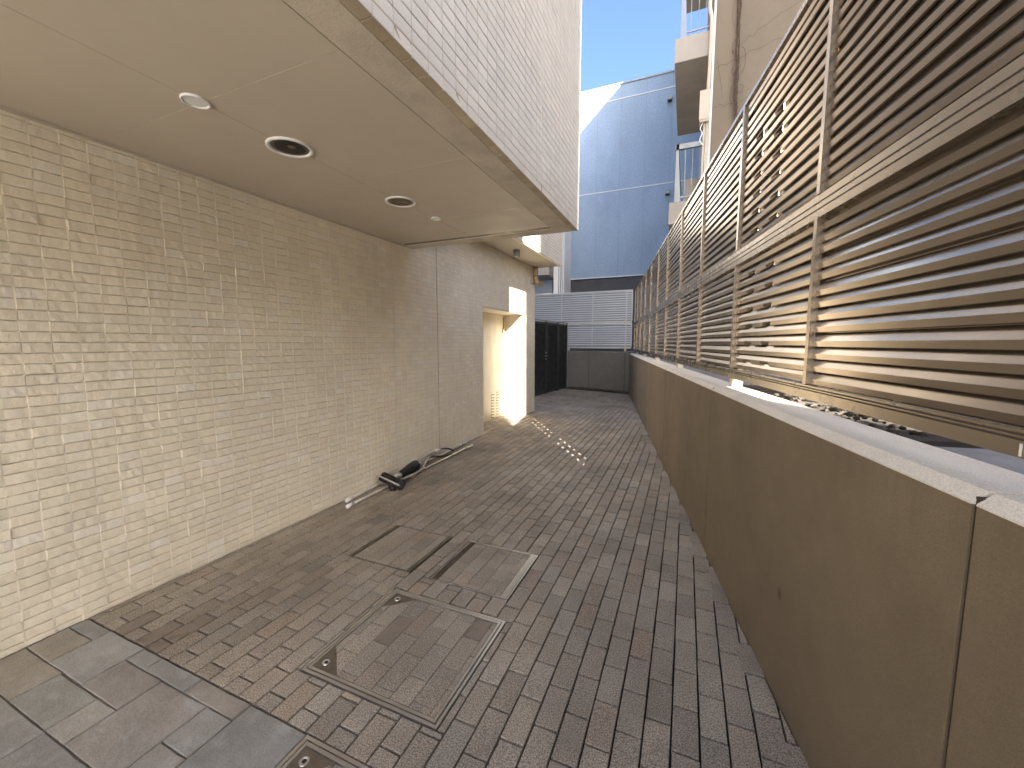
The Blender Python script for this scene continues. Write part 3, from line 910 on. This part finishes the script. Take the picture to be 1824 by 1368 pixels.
# ---- gate at the far left
gA, gB = Vector((-3.50, 9.30, 0)), Vector((-3.285, 11.84, 0))
gd = (gB - gA); glen = gd.length
gate = thing('metal_gate', 'black three-leaf metal gate at the far left end of the passage', 'gate', gA, math.atan2(-gd.x, gd.y))
GZ0, GZ1 = .10, 1.985
leafs = [(.0, .93), (.97, 1.77), (1.82, glen - .03)]
for a, b in leafs:
    lf = MB()
    lf.box(-.02, .02, a, a + .045, GZ0, GZ1).box(-.02, .02, b - .045, b, GZ0, GZ1).box(-.02, .02, a + .0455, b - .0455, GZ0, GZ0 + .05).box(-.02, .02, a + .0455, b - .0455, GZ1 - .05, GZ1)
    lo = lf.build('gate_leaf', M['gate'], gate)
    sp = MB()
    z = GZ0 + .055
    while z < GZ1 - .07:
        sp.prism([(-.012, z + .022), (.010, z), (.012, z + .003), (-.010, z + .025)], 'y', a + .046, b - .046); z += .026
    sp.box(-.016, -.014, a + .046, b - .046, GZ0 + .05, GZ1 - .05)
    tag(sp.build('leaf_slats', M['gate'], lo), kind='stuff')
MB().box(-.03, .03, .935, .965, .05, GZ1 + .02).build('gate_post', M['gate'], gate)
MB().box(-.03, .03, 1.775, 1.815, .05, GZ1 + .02).build('gate_post', M['gate'], gate)
MB().box(-.03, .03, glen - .028, glen, .05, GZ1 + .05).build('gate_post', M['greymetal'], gate)
MB().box(-.035, .035, -.1, glen, GZ1 + .0215, GZ1 + .05).build('top_cap', M['gatecap'], gate)
gh = MB().tube([(.02, .90, 1.10), (.06, .90, 1.10), (.06, .80, 1.10)], .012, 8)
gh.build('gate_handle', M['steel'], gate, True)
MB().lathe([(0, .0), (.02, .0), (.02, .02), (0, .02)], 0, 0, 0, 14).build('lock', M['steel'], gate).matrix_local = Matrix.Translation((.021, .90, 1.02)) @ Matrix.Rotation(R(90), 4, 'Y')
MB().lathe([(0, .0), (.022, .0), (.022, .02), (0, .02)], 0, 0, 0, 14).build('lock', M['steel'], gate).matrix_local = Matrix.Translation((.021, .90, 1.19)) @ Matrix.Rotation(R(90), 4, 'Y')

# ---- soil and weeds along the foot of the end wall
so = MB()
random.seed(9)
for i in range(520):
    x = random.uniform(-3.25, -1.42); y = random.uniform(11.70, 11.88)
    z = zf(x, y) + random.uniform(0, .05)
    a = random.uniform(0, 6.28); l = random.uniform(.02, .06); wv = l * .4
    dx, dy = math.cos(a), math.sin(a)
    so.add([(x, y, z), (x + dx * l * .5 - dy * wv, y + dy * l * .5 + dx * wv, z + l * .5), (x + dx * l, y + dy * l, z + l * random.uniform(.2, .9)), (x + dx * l * .5 + dy * wv, y + dy * l * .5 - dx * wv, z + l * .4)], [(0, 1, 2, 3)])
tag(so.build('weeds', M['leaf']), 'low dark weeds and leaf litter along the foot of the end wall', 'weeds', kind='stuff')
sb = MB()
for i in range(24):
    x0 = -3.3 + i * .08
    sb.box(x0, x0 + .0799, 11.72 + random.uniform(-.02, .02), 11.9, -.05, zf(x0, 11.8) + random.uniform(.005, .02))
tag(sb.build('soil_strip', M['soil']), kind='structure')

# ================================================================== POLES AND FLOOR TOOL
def pole(lab, a, b, r, tip0, tip1):
    t = thing('pole', lab, 'pole', a, 0, 'poles lying by the wall')
    a = Vector(a); b = Vector(b); d = b - a
    MB().tube([d * 0.0, d * .38, d * .3801, d], [r, r, r * .88, r * .88], 12).build('tube', M['alu'], t, True)
    n = d.normalized()
    MB().tube([n * -.012, n * -.008, n * tip0], [r * .8, r * 1.25, r * 1.25], 12).build('end_cap', M['white'], t, True)
    MB().tube([d - n * tip1, d + n * .006, d + n * .010], [r * 1.15, r * 1.15, r * .7], 12).build('end_cap', M['white'], t, True)
    MB().tube([d * .372, d * .392], r * 1.15, 12).build('collar', M['grey_plastic'], t, True)
    return t
ZP = .016
pole('telescopic pole lying nearer the tiled wall', (-2.776, 2.665, ZP), (-2.782, 4.86, ZP + .035), .0145, .07, .03)
pole('telescopic pole lying farther from the tiled wall', (-2.665, 2.565, ZP), (-2.635, 4.76, ZP + .033), .0145, .065, .03)
def bez(pts, n=10):
    out = []
    P = [Vector(p) for p in pts]
    P = [P[0]] + P + [P[-1]]
    for i in range(1, len(P) - 2):
        for k in range(n):
            u = k / n
            out.append(0.5 * ((2 * P[i]) + (-P[i - 1] + P[i + 1]) * u + (2 * P[i - 1] - 5 * P[i] + 4 * P[i + 1] - P[i + 2]) * u * u + (-P[i - 1] + 3 * P[i] - 3 * P[i + 1] + P[i + 2]) * u ** 3))
    out.append(P[-2])
    return out
vac = thing('stick_vacuum', 'black and grey stick vacuum cleaner lying across the two poles', 'vacuum cleaner', (-2.66, 3.4, 0))
def vp(mb, nm, m, parent=vac, smooth=True):
    o = mb.build(nm, M[m], parent, smooth); o.data.transform(Matrix.Translation((2.66, -3.4, 0))); return o
# floor head standing on its edge
hd = MB()
bm = bmesh.new(); bmesh.ops.create_cube(bm, size=1.0)
bmesh.ops.scale(bm, vec=(.325, .095, .045), verts=bm.verts)
bmesh.ops.bevel(bm, geom=list(bm.edges), offset=.014, segments=2, affect='EDGES')
bmesh.ops.rotate(bm, cent=(0, 0, 0), matrix=Matrix.Rotation(R(40), 3, 'X'), verts=bm.verts)
bmesh.ops.rotate(bm, cent=(0, 0, 0), matrix=Matrix.Rotation(R(9), 3, 'Y'), verts=bm.verts)
bmesh.ops.rotate(bm, cent=(0, 0, 0), matrix=Matrix.Rotation(R(-8), 3, 'Z'), verts=bm.verts)
bmesh.ops.translate(bm, vec=(-2.640, 3.12, .072), verts=bm.verts)
bm.verts.index_update()
hd.add([tuple(v.co) for v in bm.verts], [tuple(v.index for v in f.verts) for f in bm.faces]); bm.free()
head = vp(hd, 'floor_head', 'black')
vp(MB().tube([(-2.79, 3.08, .125), (-2.49, 3.04, .075)], [.008, .008], 8), 'bumper', 'grey_plastic', head)
vp(MB().tube([(-2.55, 3.06, .03), (-2.60, 3.05, .03)], [.026, .026], 12), 'wheel', 'black', head)
vp(MB().tube([(-2.665, 3.17, .085), (-2.675, 3.25, .07), (-2.685, 3.29, .07)], [.026, .030, .034], 14), 'neck_joint', 'alu')
vp(MB().tube([(-2.683, 3.28, .07), (-2.695, 3.36, .073), (-2.71, 3.50, .078), (-2.72, 3.60, .08), (-2.723, 3.63, .08)], [.032, .042, .055, .060, .054], 18), 'dust_cup', 'black')
vp(MB().tube([(-2.723, 3.625, .081), (-2.725, 3.655, .084), (-2.73, 3.69, .092)], [.057, .048, .026], 18), 'cup_cover', 'grey_plastic')
vp(MB().tube(bez([(-2.63, 3.24, .05), (-2.61, 3.40, .045), (-2.64, 3.62, .05), (-2.665, 3.70, .075), (-2.68, 3.78, .11), (-2.70, 3.86, .125)]), .011, 10), 'body_spine', 'grey_plastic')
hb = vp(MB().tube(bez([(-2.73, 3.68, .115), (-2.735, 3.76, .13), (-2.742, 3.90, .135), (-2.75, 4.08, .13), (-2.755, 4.16, .125)]), .017, 12), 'handle_body', 'grey_plastic')
vp(MB().tube([(-2.748, 4.03, .134), (-2.754, 4.12, .13)], [.021, .021], 12), 'grip_sleeve', 'white', hb)
vp(MB().tube(bez([(-2.754, 4.13, .128), (-2.757, 4.26, .112), (-2.74, 4.35, .085), (-2.69, 4.37, .06), (-2.665, 4.32, .05), (-2.66, 4.24, .05)]), .011, 10), 'handle_loop', 'black')
vp(MB().tube(bez([(-2.66, 4.26, .052), (-2.67, 4.05, .075), (-2.69, 3.92, .105), (-2.70, 3.83, .118)]), .013, 10), 'trigger_arm', 'black')

# ================================================================== BUILDINGS BEYOND
BY = 8.2
KB = BY / 7.3
def bx(x): return x * KB
def bz(z): return (z - 1.44) * KB + 1.44
bb = thing('beige_building', 'beige rendered building with balconies standing behind the bronze fence', 'building', (bx(.205), BY, 1.1))
def bbp(mb, nm, m, parent=bb, smooth=False):
    o = mb.build(nm, M[m], parent, smooth); o.data.transform(Matrix.Translation((-bx(.205), -BY, -1.1))); return o
BX = bx(.205)
BTOP = 14.05
bw = bbp(MB().box(BX, 7.5, BY, 17.0 - 1.2, 1.1, BTOP), 'wall', 'beige')
bbp(MB().box(BX - .012, BX + .02, BY - .012, BY + .02, 1.1, BTOP), 'corner_bead', 'white', bw)
# hairline cracks in the render, cut as shallow dark seams
def crack(pts, wv=.004):
    mb = MB()
    for (a, b) in zip(pts[:-1], pts[1:]):
        d = Vector((b[0] - a[0], 0, b[1] - a[1])); n = Vector((-d.z, 0, d.x)).normalized() * wv / 2
        A = Vector((a[0], BY, a[1])); B_ = Vector((b[0], BY, b[1]))
        mb.add([A - n + Vector((0, -.0015, 0)), B_ - n + Vector((0, -.0015, 0)), B_ + n + Vector((0, -.0015, 0)), A + n + Vector((0, -.0015, 0)),
                A - n, B_ - n, B_ + n, A + n], [(0, 1, 2, 3), (0, 4, 5, 1), (2, 6, 7, 3)])
    return mb
random.seed(3)
def crack_line(x0, z0, x1, z1, n=14, j=.02):
    return [(x0 + (x1 - x0) * i / n, z0 + (z1 - z0) * i / n + random.gauss(0, j)) for i in range(n + 1)]
for args in ((bx(.25), bz(5.60), bx(1.3), bz(5.86)), (bx(.27), bz(5.72), bx(.36), bz(5.20)), (bx(.5), bz(5.85), bx(1.3), bz(6.25)), (bx(.24), bz(5.05), bx(.9), bz(5.12)), (bx(.24), bz(6.9), bx(1.2), bz(6.8))):
    bbp(crack(crack_line(*args)), 'crack', 'sealant', bw)
def balcony(zb_, zt_, lower):
    x0 = bx(-.345)
    b = bbp(MB().bbox(x0, BX - .001, BY - .001, 10.95, zb_, zt_, .008), 'balcony', 'balcony')
    m = 'greymetal' if lower else 'bluegrey'
    z0 = zt_ + .003
    hr = bz(4.53) - bz(3.712) - .0 if lower else 1.15
    px = x0 + .085
    # tapered fin posts
    def fin(y):
        return MB().prism([(px, z0), (px + .10, z0), (px + .045, z0 + hr), (px, z0 + hr)], 'y', y - .006, y + .006)
    for y in (BY + .05, BY + .9, BY + 1.75, BY + 2.6):
        bbp(fin(y), 'rail_post', m, b)
    bbp(MB().box(px - .01, px + .05, BY + .03, 10.9, z0 + hr, z0 + hr + .085), 'handrail', m, b)
    bbp(MB().box(px, BX - .002, BY + .03, BY + .09, z0 + hr + .0005, z0 + hr + .085), 'handrail', m, b)
    bbp(MB().box(px + .10, BX - .002, BY + .045, BY + .065, z0 + .075, z0 + .105), 'bottom_rail', m, b)
    for k in range(4):
        x = px + .16 + k * .12
        if x < BX - .03:
            bbp(MB().tube([(x, BY + .055, z0 + .002), (x, BY + .055, z0 + hr)], .006, 6), 'baluster', m, b)
    for k in range(20):
        y = BY + .18 + k * .13
        bbp(MB().tube([(px + .02, y, z0 + .002), (px + .02, y, z0 + hr)], .006, 6), 'baluster', m, b)
    return b
balcony(bz(5.824), bz(6.182), False)
lowb = balcony(bz(3.369), bz(3.712), True)
balcony(bz(8.2), bz(8.55), False)
bbp(MB().bbox(bx(-.12), bx(.19), BY + .5, BY + .85, bz(3.715), bz(4.20), .01), 'meter_cabinet', 'balcony', lowb)
# pipes and box at the corner
cp = bbp(MB().tube(bez([(bx(.16), BY - .05, bz(7.6)), (bx(.16), BY - .05, bz(6.75)), (bx(.135), BY - .05, bz(6.62)), (bx(.135), BY - .05, bz(6.45)), (bx(.165), BY - .05, bz(6.3)), (bx(.168), BY - .05, bz(5.9)), (bx(.158), BY - .05, bz(5.28))]), .03, 10), 'corner_pipe', 'pipe', bb, True)
bx_ = bbp(MB().bbox(bx(.055), bx(.19), BY - .10, BY + .06, bz(4.83), bz(5.278), .008), 'meter_box', 'pipe')
bbp(MB().bbox(bx(.045), bx(.192), BY - .108, BY - .1005, bz(4.86), bz(5.285), .003), 'box_door', 'pipe', bx_)
for k, xx in enumerate((.125, .16, .185)):
    bbp(MB().tube([(bx(xx), BY - .04, bz(4.83)), (bx(xx - .01), BY - .04, bz(3.2))], .018, 8), 'service_pipe', 'pipe', bb, True)
bbp(MB().tube(bez([(bx(.11), BY - .05, bz(4.84)), (bx(.07), BY - .06, bz(4.75)), (bx(.10), BY - .05, bz(4.68)), (bx(.07), BY - .06, bz(4.58)), (bx(.12), BY - .05, bz(4.5))]), .009, 8), 'cable', 'white', bb, True)
# vine
vn = thing('dead_vine', 'leafless brown vine climbing the beige building wall', 'vine', (bx(.55), BY, bz(4.6)))
def vnp(mb, nm): 
    o = mb.build(nm, M['vine'], vn); o.data.transform(Matrix.Translation((-bx(.55), -BY, -bz(4.6)))); return o
random.seed(21)
st = MB()
for k in range(5):
    pts = []
    ph = random.uniform(0, 6.28)
    for i in range(60):
        u = i / 59
        z = bz(4.3) + (bz(7.6) - bz(4.3)) * u
        x = bx(.555 - .05 * u) + .022 * math.sin(7 * u * (1 + k * .3) + ph) + random.gauss(0, .006)
        pts.append((x, BY - .02 - .012 * k * .5 - .008 * math.cos(9 * u + ph), z))
    st.tube(pts, [.013 * (1 - .5 * i / 59) * random.uniform(.6, 1.1) for i in range(60)], 5)
vnp(st, 'stems')
tw = MB()
for k in range(70):
    u = random.random()
    z = bz(4.5) + (bz(7.6) - bz(4.5)) * u
    x = bx(.555 - .05 * u) + random.gauss(0, .02)
    a = random.choice([-1, 1]) * abs(random.gauss(.02, .035)) * (0.5 + u)
    b_ = random.uniform(-.3, .3)
    tw.tube(bez([(x, BY - .03, z), (x + a, BY - .05, z + b_ * .3), (x + a * 1.25, BY - .045, z + b_), (x + a * .4, BY - .03, z + b_ * 1.5)], 5), random.uniform(.002, .0045), 4)
vnp(tw, 'twigs')

# ---- concrete building
CY = 17.0
cb = thing('concrete_building', 'tall grey fair-faced concrete building closing the view', 'building', (-1, CY, 0))
def cbp(mb, nm, m, parent=cb, smooth=False):
    o = mb.build(nm, M[m], parent, smooth); o.data.transform(Matrix.Translation((1, -CY, 0))); return o
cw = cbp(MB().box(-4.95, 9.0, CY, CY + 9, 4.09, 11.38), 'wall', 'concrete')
cbp(MB().box(-4.95, 9.0, CY + .06, CY + 9, -.1, 4.088), 'plinth', 'darkband')
cbp(MB().box(-5.0, 9.05, CY - .04, CY + 9.05, 11.381, 11.44), 'roof_coping', 'greymetal')
for z in (10.865, 7.47):
    cbp(MB().box(-4.96, 9.0, CY - .018, CY - .0005, z - .014, z + .014), 'drip_mould', 'white', cw)
cbp(MB().box(-4.96, 9.0, CY - .02, CY + .07, 4.10, 4.135), 'drip_mould', 'white', cw)
# formwork panel joints and tie holes
for i, x in enumerate(np.arange(-4.5, 2.0, .92)):
    cbp(MB().box(x - .004, x + .004, CY - .0015, CY + .001, 4.14, 11.37), 'panel_joint', 'conc_joint', cw)
for (x, z) in ((-.91, 10.42), (-.87, 7.09), (-.9, 3.95)):
    v = cbp(MB().lathe([(0, -.17), (.06, -.16), (.075, -.10), (.075, .0)], x, CY, z, 16, axis='y'), 'vent_cap', 'greymetal', cw, True)
    cbp(MB().prism([(CY - .20, z - .06), (CY - .02, z - .09), (CY - .0, z + .09), (CY - .12, z + .10), (CY - .20, z + .05)], 'x', x - .078, x + .078), 'vent_hood', 'greymetal', v)
    cbp(MB().box(x - .06, x + .06, CY - .19, CY - .05, z - .095, z - .088), 'vent_mouth', 'dark', v)
# ---- white block between them, far left
wb = thing('white_building', 'white building with a balcony slab glimpsed past the drain pipe', 'building', (-5.2, 14.5, 0))
def wbp(mb, nm, m, parent=wb):
    o = mb.build(nm, M[m], parent); o.data.transform(Matrix.Translation((5.2, -14.5, 0))); return o
wbp(MB().box(-4.56, -4.38, 14.5, 14.9, -.1, 6.0), 'pillar', 'white')
for k, x in enumerate((-4.35, -4.30, -4.26)):
    wbp(MB().tube([(x, 14.6 + k * .1, -.1), (x, 14.6 + k * .1, 7)], .022, 8), 'downpipe', 'white')
wbp(MB().box(-9, -4.565, 14.0, 15.2, 3.86, 4.30), 'balcony_slab', 'balcony')
wbp(MB().box(-9, -4.6, 15.25, 19, -.1, 8.0), 'wall', 'white')
gl = wbp(MB().box(-9, -4.62, 15.1, 15.12, 2.6, 3.85), 'window', 'glass')
wbp(MB().box(-4.80, -4.77, 15.06, 15.098, 2.6, 3.855), 'mullion', 'greymetal', gl)
wbp(MB().box(-9, -4.62, 15.07, 15.099, 3.30, 3.325), 'transom', 'greymetal', gl)

# ================================================================== UNSEEN BLOCKS ADDED TO SHADE THE PASSAGE, AND PAVEMENT TO BOUNCE LIGHT
SW = lambda x, y: math.cos(SUN_AZ) * x + math.sin(SUN_AZ) * y      # distance across the sun's rays
WA = SW(WX, 6.494) + .03
WB = SW(WX, 7.20)
def far_block(name, lab, x0, x1, y0, y1, h):
    cx, cy = (x0 + x1) / 2, (y0 + y1) / 2
    t = thing(name, lab, 'building', (cx, cy, -.1))
    o = MB().box(x0, x1, y0, y1, -.1, h).build('wall', M['render_wall'], t); o.data.transform(Matrix.Translation((-cx, -cy, .1)))
    for k in range(int(h // 3)):
        z = .9 + k * 3
        for (a, b) in ((x0 + .5, (x0 + x1) / 2 - .3), ((x0 + x1) / 2 + .3, x1 - .5)):
            q = MB().box(a, b, y1 - .02, y1 + .03, z, z + 1.4).build('window', M['glass'], t); q.data.transform(Matrix.Translation((-cx, -cy, .1)))
    return t
yb = (WA - math.cos(SUN_AZ) * 9.5) / math.sin(SUN_AZ)
far_block('shade_block_slender', 'slender unseen block added behind the viewpoint to cast shade', 5.0, 9.5, yb - 1.6, yb, 17.0)
sb_ = bpy.data.objects['shade_block_slender']
o = MB().box(9.501, 9.875, yb - 1.5, yb - .002, -.1, 10.4).build('sun_gap_filler', M['render_wall'], sb_); o.data.transform(Matrix.Translation(-sb_.location))  # added to close the low part of the sun gap
x0 = 8.6; y0 = (WB - math.cos(SUN_AZ) * x0) / math.sin(SUN_AZ)
nb = far_block('shade_block_wide', 'wide unseen block added to cast shade, stepped to shape the sun gap', x0, 15.0, y0 + .33, y0 + 5.0, 10.45)
o = MB().box(x0, 15.0, y0, y0 + 4.99, 10.4505, 17.5).build('upper_shade_block', M['render_wall'], nb); o.data.transform(Matrix.Translation(-nb.location))  # added step that narrows the sun gap higher up
tag(MB().box(-30, 30, -40, -1.41, -.1, -.03).build('bounce_pavement', M['bounce_court']), kind='structure')  # unseen pale pavement added to bounce sunlight into the passage
